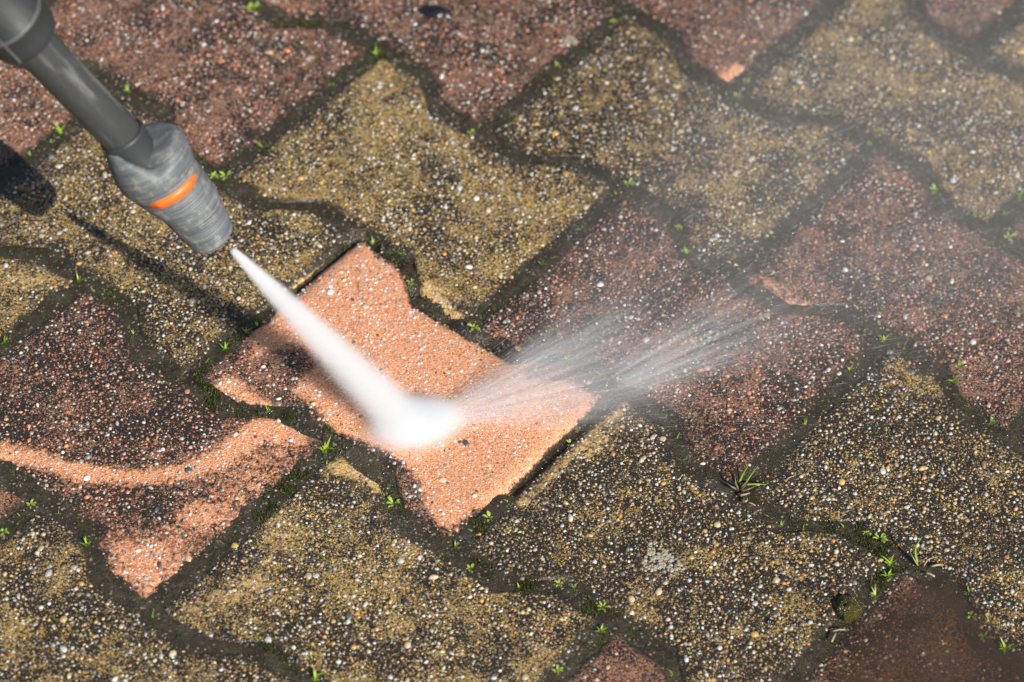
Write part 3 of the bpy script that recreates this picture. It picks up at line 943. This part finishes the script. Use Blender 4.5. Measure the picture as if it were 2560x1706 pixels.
# ------------------------------------------------------------------ puddle
def puddle_mat():
    b = NB('muddy_water'); P = pos(b)
    dep = b.attr('depth').outputs['Fac']
    n = b.noise(P, 30, 4, .6)
    tr = b.n('ShaderNodeBsdfTransparent'); tr.inputs[0].default_value = (.86, .76, .64, 1)
    df = b.n('ShaderNodeBsdfDiffuse'); df.inputs[0].default_value = (.075, .056, .038, 1)
    gl = b.n('ShaderNodeBsdfGlossy'); gl.inputs['Roughness'].default_value = .06
    nr = b.bump(b.noise(P, 140, 3, .5), .0010, .5)
    b.l(nr, gl.inputs['Normal'])
    tr2 = b.n('ShaderNodeBsdfTransparent')
    m0 = b.n('ShaderNodeMixShader'); b.l(dep, m0.inputs[0]); b.l(tr2.outputs[0], m0.inputs[1]); b.l(tr.outputs[0], m0.inputs[2])
    m1 = b.n('ShaderNodeMixShader'); b.l(b.math('MULTIPLY', dep, b.mr(n, .3, .7, .36, .62)), m1.inputs[0]); b.l(m0.outputs[0], m1.inputs[1]); b.l(df.outputs[0], m1.inputs[2])
    fr = b.n('ShaderNodeFresnel'); fr.inputs[0].default_value = 1.33; b.l(nr, fr.inputs['Normal'])
    m2 = b.n('ShaderNodeMixShader'); b.l(b.math('MULTIPLY', fr.outputs[0], b.mr(dep, 0, .25)), m2.inputs[0]); b.l(m1.outputs[0], m2.inputs[1]); b.l(gl.outputs[0], m2.inputs[2])
    return b.done(m2.outputs[0])


PUD = np.array(G([(1790, 1760), (1850, 1560), (1905, 1465), (1985, 1385), (2060, 1310), (2140, 1285), (2215, 1320), (2290, 1410), (2370, 1490), (2560, 1560), (2700, 1760)]))
pc = PUD.mean(0)
n = 160
Q = np.concatenate([PUD, PUD[:1]]); sL = np.r_[0, np.cumsum(np.linalg.norm(np.diff(Q, axis=0), axis=1))]
uu = np.linspace(0, sL[-1], n, endpoint=False)
B = np.stack([np.interp(uu, sL, Q[:, 0]), np.interp(uu, sL, Q[:, 1])], 1)
for _ in range(5): B = (np.roll(B, 1, 0)+2*B+np.roll(B, -1, 0))/4
V = []; D = []
for k in range(21):
    f = 1-k/20*.98
    q = pc+(B-pc)*f*(1+.05*(vnoise(B[:, 0], B[:, 1], 40, 70)[:, None]-.5))
    V.append(np.c_[q, np.full(n, .0013)]); D.append(np.full(n, float(sstep(0, .55, k/20)))*(.75+.5*vnoise(q[:, 0], q[:, 1], 30, 71)))
V = np.concatenate(V); D = np.clip(np.concatenate(D), 0, 1)
ii = np.arange(n); jj = (ii+1) % n
F = np.concatenate([np.stack([k*n+ii, k*n+jj, (k+1)*n+jj, (k+1)*n+ii], 1) for k in range(20)])
pud = obj('puddle', mesh('puddle', V, F, puddle_mat(), True, {'depth': ('FLOAT', D)}))
tag(pud, 'shallow brown muddy puddle covering the red paver', None, None, 'structure')

# ------------------------------------------------------------------ spray lance
def frame(z, toward):
    z = z/np.linalg.norm(z); x = toward-z*(toward@z); x /= np.linalg.norm(x); y = np.cross(z, x)
    return x, y, z


def c1(x, y): return (x*860/1568/1.088, y*860/1568/1.088)   # from the enlarged corner of the photograph


dep_tip = (TIP-CAM)@fw
TIPC = at_depth(*c1(972, 1095), dep_tip)
REAR = at_depth(*c1(652, 621), dep_tip-.048)
HAND = at_depth(*c1(126, 170), dep_tip-.118)


def lance_mat(name, base, worn, seed, amount=.5, gloss=.45, stretch=.22):
    b = NB(name); tc = b.n('ShaderNodeTexCoord').outputs['Object']
    mp = b.n('ShaderNodeMapping'); b.l(tc, mp.inputs[0]); mp.inputs['Scale'].default_value = (1, 1, stretch); mp.inputs['Location'].default_value = (seed, 0, 0)
    n1 = b.noise(mp.outputs[0], 160, 5, .7); n2 = b.noise(tc, 60, 4, .6); n3 = b.noise(tc, 900, 3, .6)
    c = b.mix(n2, base, tuple(v*1.5 for v in base))
    c = b.mix(b.mr(n1, .70-.25*amount, .86-.22*amount, 0, .8), c, worn)
    return b, c, n1, n3, gloss


def fin(t):
    b, c, n1, n3, gloss = t
    return b.done(b.pbsdf(c, b.mr(n1, .3, .7, gloss-.08, gloss+.15), b.bump(b.math('ADD', n1, b.math('MULTIPLY', n3, .4)), .0008, .5), .45))




def ring_worn():
    b, c, n1, n3, gloss = lance_mat('worn_grey_rubber', (.092, .100, .106), (.30, .29, .26), 0, .75, .5, .75)
    tc = b.n('ShaderNodeTexCoord').outputs['Object']
    mp = b.n('ShaderNodeMapping'); b.l(tc, mp.inputs[0]); mp.inputs['Scale'].default_value = (.05, .05, 1)
    rl = b.noise(mp.outputs[0], 700, 3, .6)
    c = b.mix(b.mr(rl, .50, .68, 0, .45), c, (.24, .235, .21))
    c = b.mix(b.mr(rl, .46, .36, 0, .45), c, (.035, .038, .042))
    return fin((b, c, n1, n3, gloss))


M_NOZ = ring_worn()
M_TUBE = fin(lance_mat('black_plastic_tube', (.036, .038, .038), (.19, .185, .175), 3, .60, .40, .12))
M_HAND = fin(lance_mat('dark_grey_plastic', (.022, .024, .025), (.09, .088, .08), 5, .18, .48))
M_NECK = fin(lance_mat('black_neck_plastic', (.028, .03, .031), (.10, .10, .095), 7, .3, .45))
ob = NB('orange_plastic'); M_OR = ob.done(ob.pbsdf((.86, .16, .025), .42, ob.bump(ob.noise(pos(ob), 900, 2), .0003, .3), .45))

lance = bpy.data.objects.new('spray_lance', None); link(lance); lance.location = tuple(TIP); lance.empty_display_size = .02
tag(lance, 'dark grey pressure washer lance with worn nozzle and orange stripe', 'pressure washer lance')


def local(o, origin, ax):
    """place o (child of lance) with its axes"""
    x, y, z = ax
    M = Matrix(((x[0], y[0], z[0], origin[0]-TIP[0]), (x[1], y[1], z[1], origin[1]-TIP[1]), (x[2], y[2], z[2], origin[2]-TIP[2]), (0, 0, 0, 1)))
    o.matrix_local = M


def lathe(prof, nseg=96, zmod=None, rmod=None, close=False):
    V = []; F = []
    for i, (z, r) in enumerate(prof):
        for j in range(nseg):
            a = j/nseg*2*math.pi
            zz = z+(zmod(i, a) if zmod else 0); q = r*(rmod(i, a) if rmod else 1)
            V.append((q*math.cos(a), q*math.sin(a), zz))
    for i in range(len(prof)-1):
        for j in range(nseg):
            a = i*nseg+j; b_ = i*nseg+(j+1) % nseg
            F.append((a, b_, b_+nseg, a+nseg))
    return V, F


MM = .001
toward_cam = CAM-TIP
nax = frame(REAR-TIPC, toward_cam)      # local x faces the camera, y to the upper side
NS = 120
ph = np.arange(NS)/NS*2*math.pi


def nz_r(z): return np.interp(z, [0, 5, 43, 45, 53, 55, 60, 70, 80, 90], [12.3, 13.4, 19.2, 19.6, 20.6, 21.6, 22.6, 22.8, 21.6, 19.6])


def nz_y(z): return np.interp(z, [0, 28, 44, 54, 62, 72, 90], [.6, .3, -2.8, -4.4, -4.4, -2.4, -.6])


sn = np.sin(ph); lf = np.clip(-sn, 0, 1)**1.6
rim = 67+19*lf+5*np.clip(sn, 0, 1)+np.where(np.cos(ph) < 0, 5, 0)*np.cos(ph)**2
rings_ = []


def nring(zv, rv, yv):
    zv = np.broadcast_to(np.asarray(zv, float), NS); rv = np.broadcast_to(np.asarray(rv, float), NS); yv = np.broadcast_to(np.asarray(yv, float), NS)
    rings_.append(np.stack([rv*np.cos(ph), rv*np.sin(ph)+yv, zv], 1))


for zv, rv in [(1.5, 1.6), (-.2, 2.2), (-.4, 3.4), (-.4, 8.6), (0, 10.2), (.8, 11.4), (1.8, 12.1)]: nring(zv, rv, 0)
z = 2.4
while z < 42:
    r = float(nz_r(z))
    for dz, dr in ((0, -.25), (.5, .22), (1.15, .26), (1.6, -.2)): nring(z+dz, r+dr, nz_y(z))
    z += 1.85
for zv in (43.6, 44.2, 44.8, 46, 53, 53.6): nring(zv, nz_r(zv), nz_y(zv))
for zv, dr in ((54.0, -.7), (54.8, -.7), (55.3, 0), (58, 0)): nring(zv, nz_r(zv)+dr, nz_y(zv))
for t in (.2, .45, .7, .88, 1.0):
    zz = 58+(rim-58)*t
    nring(zz, nz_r(zz)-.75*t**4-2.2*t**6*(1-lf), nz_y(zz))
zz = rim; nring(zz+.9+.5*(1-lf), nz_r(zz)-1.9-2.3*(1-lf), nz_y(zz)); nring(zz+.8+1.2*(1-lf), nz_r(zz)-3.0-3.0*(1-lf), nz_y(zz))
inr = rings_[-1]
tgt = np.stack([12.0*np.cos(ph), 12.0*np.sin(ph)-8.6, rim+3-26*lf**.7], 1)
for sfr in (.15, .3, .45, .6, .75, .88, 1.0):
    q = inr+(tgt-inr)*sfr
    q[:, 2] = inr[:, 2]+(tgt[:, 2]-inr[:, 2])*sfr**(1.0+.6*lf)
    rings_.append(q)
V = np.concatenate(rings_)*MM
ii = np.arange(NS); jj = (ii+1) % NS
F = np.concatenate([np.stack([k*NS+ii, k*NS+jj, (k+1)*NS+jj, (k+1)*NS+ii], 1) for k in range(len(rings_)-1)])
noz = obj('nozzle', mesh('nozzle', V, F, M_NOZ), lance)
local(noz, TIPC, nax)
# orange stripe: a lens-shaped inlay on the viewer's side
V = []; F = []; ns = 48
for j in range(ns+1):
    t = j/ns; a = math.radians(-52+106*t); tp = min(1, 5*t, 5*(1-t))
    for (zz, rr) in ((49.0-3.0*tp, 19.3), (49.0-3.0*tp, 20.30), (49.0+3.0*tp, 20.75), (49.0+3.0*tp, 19.8)):
        V.append((rr*MM*math.cos(a), (rr*math.sin(a)-3.6)*MM, zz*MM))
for j in range(ns):
    for k in range(3):
        a = 4*j+k
        F.append((a, a+1, a+5, a+4))
st = obj('orange_stripe', mesh('orange_stripe', V, F, M_OR), noz)
# neck
NB0 = TIPC+nax[2]*.085-nax[1]*.009
NECK_AX = HAND-NB0
tax = frame(NECK_AX, toward_cam)
neckp = [(-30, 12.6), (-12, 12.4), (-2, 12.3), (0, 12.9), (1.2, 13.1), (2.6, 12.8), (3.0, 11.6)]
nk = obj('neck', mesh('neck', *lathe([(a*MM, b_*MM) for a, b_ in neckp], 64), M_NECK), lance); local(nk, NB0, nax)
Lt = float(np.linalg.norm(NECK_AX))/MM
tubep = [(0, 11.0), (2, 11.3), (Lt*.3, 11.35), (Lt*.7, 11.6), (Lt+8, 12.0)]
tb = obj('tube', mesh('tube', *lathe([(a*MM, b_*MM) for a, b_ in tubep], 64), M_TUBE), lance); local(tb, NB0, tax)
hp = [(0, 11.8), (-1.2, 13.5), (-.8, 15.8), (.8, 17.4), (3, 18.2), (6, 18.5), (16.4, 18.7), (16.9, 19.2), (18.2, 19.2), (18.7, 18.7), (60, 18.9), (140, 18.2), (260, 17.0), (430, 16.6), (436, 15), (437, .5)]
hd = obj('handle_grip', mesh('handle_grip', *lathe([(a*MM, b_*MM) for a, b_ in hp], 96), M_HAND), lance); local(hd, HAND, tax)
# moulding seam running along the grip
def seam(phi, z0, z1, r, hw=.0006):
    V = []; F = []
    for k in range(12):
        zz = (z0+(z1-z0)*k/11)*MM
        for da, q in ((-hw/r/MM, r-.1), (-hw/r/MM*.5, r+.45), (hw/r/MM*.5, r+.45), (hw/r/MM, r-.1)):
            V.append((q*MM*math.cos(phi+da), q*MM*math.sin(phi+da), zz))
    for k in range(11):
        for m in range(3): F.append((4*k+m, 4*k+m+1, 4*k+m+5, 4*k+m+4))
    return V, F


sm = fin(lance_mat('seam_plastic', (.07, .072, .07), (.2, .19, .17), 9, .4, .45))
so = obj('moulding_seam', mesh('moulding_seam', *seam(math.radians(-38), 2.5, 130, 18.75), sm), hd)
# ring ridge gets the same worn edge
rp = [(16.3, 18.6), (16.8, 19.35), (18.3, 19.35), (18.8, 18.6)]
ro = obj('ring_ridge', mesh('ring_ridge', *lathe([(a*MM, b_*MM) for a, b_ in rp], 96), sm), hd)

# ------------------------------------------------------------------ water: jet, burst, spray
def vol_out(b, dens, aniso=0.0, col=(.985, .993, 1.0, 1)):
    v = b.n('ShaderNodeVolumePrincipled'); v.inputs['Color'].default_value = col
    v.inputs['Anisotropy'].default_value = aniso
    b.val(v.inputs['Density'], dens)
    return b.done(v.outputs[0], True)


def xyz(b):
    tc = b.n('ShaderNodeTexCoord').outputs['Object']; s_ = b.n('ShaderNodeSeparateXYZ'); b.l(tc, s_.inputs[0])
    return s_.outputs


JL = float(np.linalg.norm(IMPACT-TIP)); R0, R1 = .0026, .0225
b = NB('jet_water'); X, Y, Z = xyz(b)
rad = b.math('SQRT', b.math('ADD', b.math('MULTIPLY', X, X), b.math('MULTIPLY', Y, Y)))
zz = b.math('DIVIDE', Z, JL)
RR = b.math('ADD', R0, b.math('MULTIPLY', b.math('POWER', b.math('MAXIMUM', zz, 0.0), .85), R1-R0))
t = b.math('DIVIDE', rad, RR)
f = b.mr(t, .22, 1.0, 1.0, 0.0, True)
f = b.math('POWER', f, 1.6)
cv = b.n('ShaderNodeCombineXYZ'); b.l(b.math('DIVIDE', X, RR), cv.inputs[0]); b.l(b.math('DIVIDE', Y, RR), cv.inputs[1]); b.l(b.math('MULTIPLY', zz, 1.6), cv.inputs[2])
ns_ = b.noise(cv.outputs[0], 2.6, 3, .6)
dn = b.math('MULTIPLY', b.math('DIVIDE', .52, b.math('POWER', RR, 1.35)), b.math('MULTIPLY', f, b.mr(ns_, .2, .8, .55, 1.45)))
M_JET = vol_out(b, dn)
M_JET.cycles.volume_step_rate = .16
jp = [(0.0, R0), (JL*.25, (R0+(R1-R0)*.25**.85)*1.02), (JL*.5, (R0+(R1-R0)*.5**.85)*1.02), (JL*.75, (R0+(R1-R0)*.75**.85)*1.02), (JL*.99, R1*1.02)]
V, F = lathe(jp, 40); n0 = len(V)
V += [(0, 0, jp[0][0]), (0, 0, jp[-1][0])]
for j in range(40):
    F.append((n0, (j+1) % 40, j)); F.append((n0+1, n0-40+j, n0-40+(j+1) % 40))
jet = obj('water_jet', mesh('water_jet', V, F, M_JET))
jx, jy, jz = frame(IMPACT-TIP, toward_cam)
jet.matrix_world = Matrix(((jx[0], jy[0], jz[0], TIP[0]), (jx[1], jy[1], jz[1], TIP[1]), (jx[2], jy[2], jz[2], TIP[2]), (0, 0, 0, 1)))
tag(jet, 'white high pressure water jet from the nozzle to the orange paver', 'water jet', None, 'stuff')

# burst where it lands
b = NB('burst_water'); X, Y, Z = xyz(b)
q = b.math('SQRT', b.math('ADD', b.math('ADD', b.math('MULTIPLY', X, X), b.math('MULTIPLY', Y, Y)), b.math('MULTIPLY', Z, Z)))
f = b.mr(q, .15, 1.0, 1.0, 0.0, True)
M_BUR = vol_out(b, b.math('MULTIPLY', b.math('MULTIPLY', b.math('MULTIPLY', f, f), f), 1050.0))
M_BUR.cycles.volume_step_rate = .25
V = []; F = []; nu, nv = 32, 12
for i in range(nv+1):
    ph = i/nv*math.pi/2
    for j in range(nu):
        a = j/nu*2*math.pi; V.append((math.sin(ph)*math.cos(a) if i else 0, math.sin(ph)*math.sin(a) if i else 0, math.cos(ph)))
for i in range(nv):
    for j in range(nu):
        F.append((i*nu+j, (i+1)*nu+j, (i+1)*nu+(j+1) % nu, i*nu+(j+1) % nu))
F.append(tuple(reversed([nv*nu+j for j in range(nu)])))
FDIR = at(1480, 845)-IMPACT; FDIR[2] = 0; FL = np.linalg.norm(FDIR); FDIR /= FL
faz = math.atan2(FDIR[1], FDIR[0])
bu = obj('water_burst', mesh('water_burst', V, F, M_BUR), None, (IMPACT[0]+FDIR[0]*.003, IMPACT[1]+FDIR[1]*.003, .0012))
bu.rotation_euler = (0, 0, faz); bu.scale = (.046, .031, .017)
tag(bu, 'white burst of water where the jet hits the orange paver', 'water burst', None, 'stuff')


def fan(name, label, origin, az, rmax, half, elev, dens, streak, seed, r0=.0, rin=.02, power=1.0, step=.12, aniso=.0, fade0=0.0, contrast=(.35, .75), rr_sc=1.5):
    """wedge of spray lying on the ground: origin, heading, reach, half angle, elevation angle"""
    b = NB(name+'_water'); X, Y, Z = xyz(b)
    rho = b.math('SQRT', b.math('ADD', b.math('MULTIPLY', X, X), b.math('MULTIPLY', Y, Y)))
    a = b.math('ARCTAN2', Y, X); el = b.math('ARCTAN2', Z, rho)
    fa = b.mr(b.math('ABSOLUTE', a), half*.25, half, 1, 0, True)
    fe = b.mr(el, elev*.15, elev, 1, 0, True)
    fr = b.mr(rho, rmax*.35, rmax, 1, 0, True)
    fn = b.mr(rho, r0, r0+rin+1e-4, fade0, 1, True)
    fall = b.math('POWER', b.math('DIVIDE', rmax, b.math('ADD', rho, rin)), power)
    cv = b.n('ShaderNodeCombineXYZ'); b.l(b.math('MULTIPLY', a, streak), cv.inputs[0]); b.l(b.math('MULTIPLY', el, streak*.8), cv.inputs[1])
    b.l(b.math('ADD', b.math('MULTIPLY', rho, rr_sc/rmax), seed*3.7), cv.inputs[2])
    ns_ = b.noise(cv.outputs[0], 1.0, 4, .68)
    sfac = b.mr(ns_, contrast[0], contrast[1], .03, 2.0)
    d = b.math('MULTIPLY', b.math('MULTIPLY', fa, fe), b.math('MULTIPLY', fr, fn))
    d = b.math('MULTIPLY', b.math('MULTIPLY', d, fall), b.math('MULTIPLY', sfac, dens))
    m = vol_out(b, d, aniso); m.cycles.volume_step_rate = step
    V = []; F = []; na, nr_ = 20, 8
    for i in range(nr_+1):
        r = .002+(rmax-.002)*i/nr_
        for j in range(na+1):
            aa = -half+2*half*j/na
            V.append((r*math.cos(aa), r*math.sin(aa), 0)); V.append((r*math.cos(aa), r*math.sin(aa), r*math.tan(elev)+.001))
    W_ = 2*(na+1)
    g = lambda i, j, k: i*W_+2*j+k
    for i in range(nr_):
        for j in range(na):
            F.append((g(i, j, 0), g(i, j+1, 0), g(i+1, j+1, 0), g(i+1, j, 0)))
            F.append((g(i, j, 1), g(i+1, j, 1), g(i+1, j+1, 1), g(i, j+1, 1)))
        F.append((g(i, 0, 0), g(i+1, 0, 0), g(i+1, 0, 1), g(i, 0, 1)))
        F.append((g(i, na, 0), g(i, na, 1), g(i+1, na, 1), g(i+1, na, 0)))
    for j in range(na):
        F.append((g(0, j, 0), g(0, j, 1), g(0, j+1, 1), g(0, j+1, 0)))
        F.append((g(nr_, j, 0), g(nr_, j+1, 0), g(nr_, j+1, 1), g(nr_, j, 1)))
    o = obj(name, mesh(name, V, F, m, False), None, (origin[0], origin[1], .0016)); o.rotation_euler = (0, 0, az)
    tag(o, label, 'water spray', None, 'stuff')
    return o


def heading(p, q):
    d = at(*q)-at(*p); return math.atan2(d[1], d[0])


def back(p, q, d):
    o_ = at(*p); a_ = heading(p, q)
    return np.array([o_[0]-d*math.cos(a_), o_[1]-d*math.sin(a_), 0])


fan('spray_fan', 'thin white fan of spray skimming over the orange paver', IMPACT, faz, .19, math.radians(26), math.radians(12), 24.0, 36, 1, rin=.012, power=1.5, contrast=(.36, .68))
fan('splash', 'white splash plume kicked up at the upper joint of the orange paver', back((1185, 845), (1330, 775), .028), heading((1185, 845), (1330, 775)), .085, math.radians(17), math.radians(10), 52, 32, 2, r0=.024, rin=.012, power=1.2, step=.2, contrast=(.45, .66))
fan('splash', 'large white splash plume leaving the outer corner of the orange paver', back((1420, 890), (1650, 790), .05), heading((1420, 890), (1650, 790)), .20, math.radians(17), math.radians(8), 34, 42, 3, r0=.044, rin=.016, power=1.25, step=.12, contrast=(.45, .66))
fan('splash', 'faint splash plume rising over the middle of the sprayed red paver', back((1320, 820), (1420, 735), .03), heading((1320, 820), (1420, 735)), .10, math.radians(14), math.radians(10), 24, 32, 4, r0=.024, rin=.02, power=1.0, step=.2, contrast=(.45, .66))
fan('spray_mist', 'broad pale mist of fine spray drifting over the far pavers', at(1060, 960), heading((1060, 960), (2000, 480)), .74, math.radians(38), math.radians(17), 1.6, 12, 5, rin=.12, power=.6, step=.08, contrast=(.1, .9), rr_sc=2.5, fade0=0)

# fine flying streaks of water
rs = np.random.default_rng(21)
n = 2000
az = faz+math.radians(3)+np.radians(21)*rs.standard_normal(n)*.75
el = np.abs(np.radians(6)*rs.standard_normal(n))
r = .03+.34*rs.random(n)**1.2; L = .004+.018*rs.random(n)*np.minimum(1, r/.1); wd = .00003+.00007*rs.random(n)**2
o = np.array([IMPACT[0], IMPACT[1], .003])
dv = np.stack([np.cos(az)*np.cos(el), np.sin(az)*np.cos(el), np.sin(el)], 1)
A = o+dv*r[:, None]; Bp = A+dv*L[:, None]
sd = np.cross(dv, [0, 0, 1.0]); sd /= np.linalg.norm(sd, axis=1)[:, None]; ud = np.cross(sd, dv)
M_ = (A+Bp)/2
V = np.stack([A, M_+sd*wd[:, None], M_-sd*wd[:, None]*.5+ud*wd[:, None]*.87, M_-sd*wd[:, None]*.5-ud*wd[:, None]*.87, Bp], 1).reshape(-1, 3)
k0 = np.arange(n)*5
F = np.concatenate([np.stack([k0+a, k0+b_, k0+c], 1) for a, b_, c in ((0, 1, 2), (0, 2, 3), (0, 3, 1), (4, 2, 1), (4, 3, 2), (4, 1, 3))])
nd_ = 700
az = faz+math.radians(4)+np.radians(24)*rs.standard_normal(nd_)*.8; rd = .02+.36*rs.random(nd_)**1.1; hd_ = np.abs(.022*rs.standard_normal(nd_))*np.minimum(1, rd/.12)+.002
c0 = np.stack([o[0]+rd*np.cos(az), o[1]+rd*np.sin(az), hd_], 1); q_ = .00016+.00034*rs.random(nd_)**2.5
OV = np.array([[1, 0, 0], [-1, 0, 0], [0, 1, 0], [0, -1, 0], [0, 0, 1], [0, 0, -1.0]]); OF = np.array([(4, 0, 2), (4, 2, 1), (4, 1, 3), (4, 3, 0), (5, 2, 0), (5, 1, 2), (5, 3, 1), (5, 0, 3)])
BV = (c0[:, None]+OV[None]*q_[:, None, None]*np.array([1.25, 1, 1])).reshape(-1, 3); BFc = (OF[None]+(np.arange(nd_)*6)[:, None, None]).reshape(-1, 3)
b = NB('flying_drop'); bd = obj('flying_drops', mesh('flying_drops', BV, BFc, b.done(b.pbsdf((.8, .84, .88), .1, None, .8))))
tag(bd, 'scattered bright flying droplets round the spray', 'water drops', None, 'stuff')
b = NB('streak_water'); tr = b.n('ShaderNodeBsdfTransparent'); df = b.pbsdf((.85, .87, .9), .3)
mx = b.n('ShaderNodeMixShader'); mx.inputs[0].default_value = .28; b.l(tr.outputs[0], mx.inputs[1]); b.l(df, mx.inputs[2])
stk = obj('spray_streaks', mesh('spray_streaks', V, F, b.done(mx.outputs[0])))
tag(stk, 'fine white streaks of flying water over the sprayed pavers', 'water spray', None, 'stuff')
print('pebbles', NPEB, 'sun el', math.degrees(SUN_EL), 'az', math.degrees(SUN_AZ), 'tris', sum(len(o.data.loop_triangles) if o.type == 'MESH' else 0 for o in SC.objects))
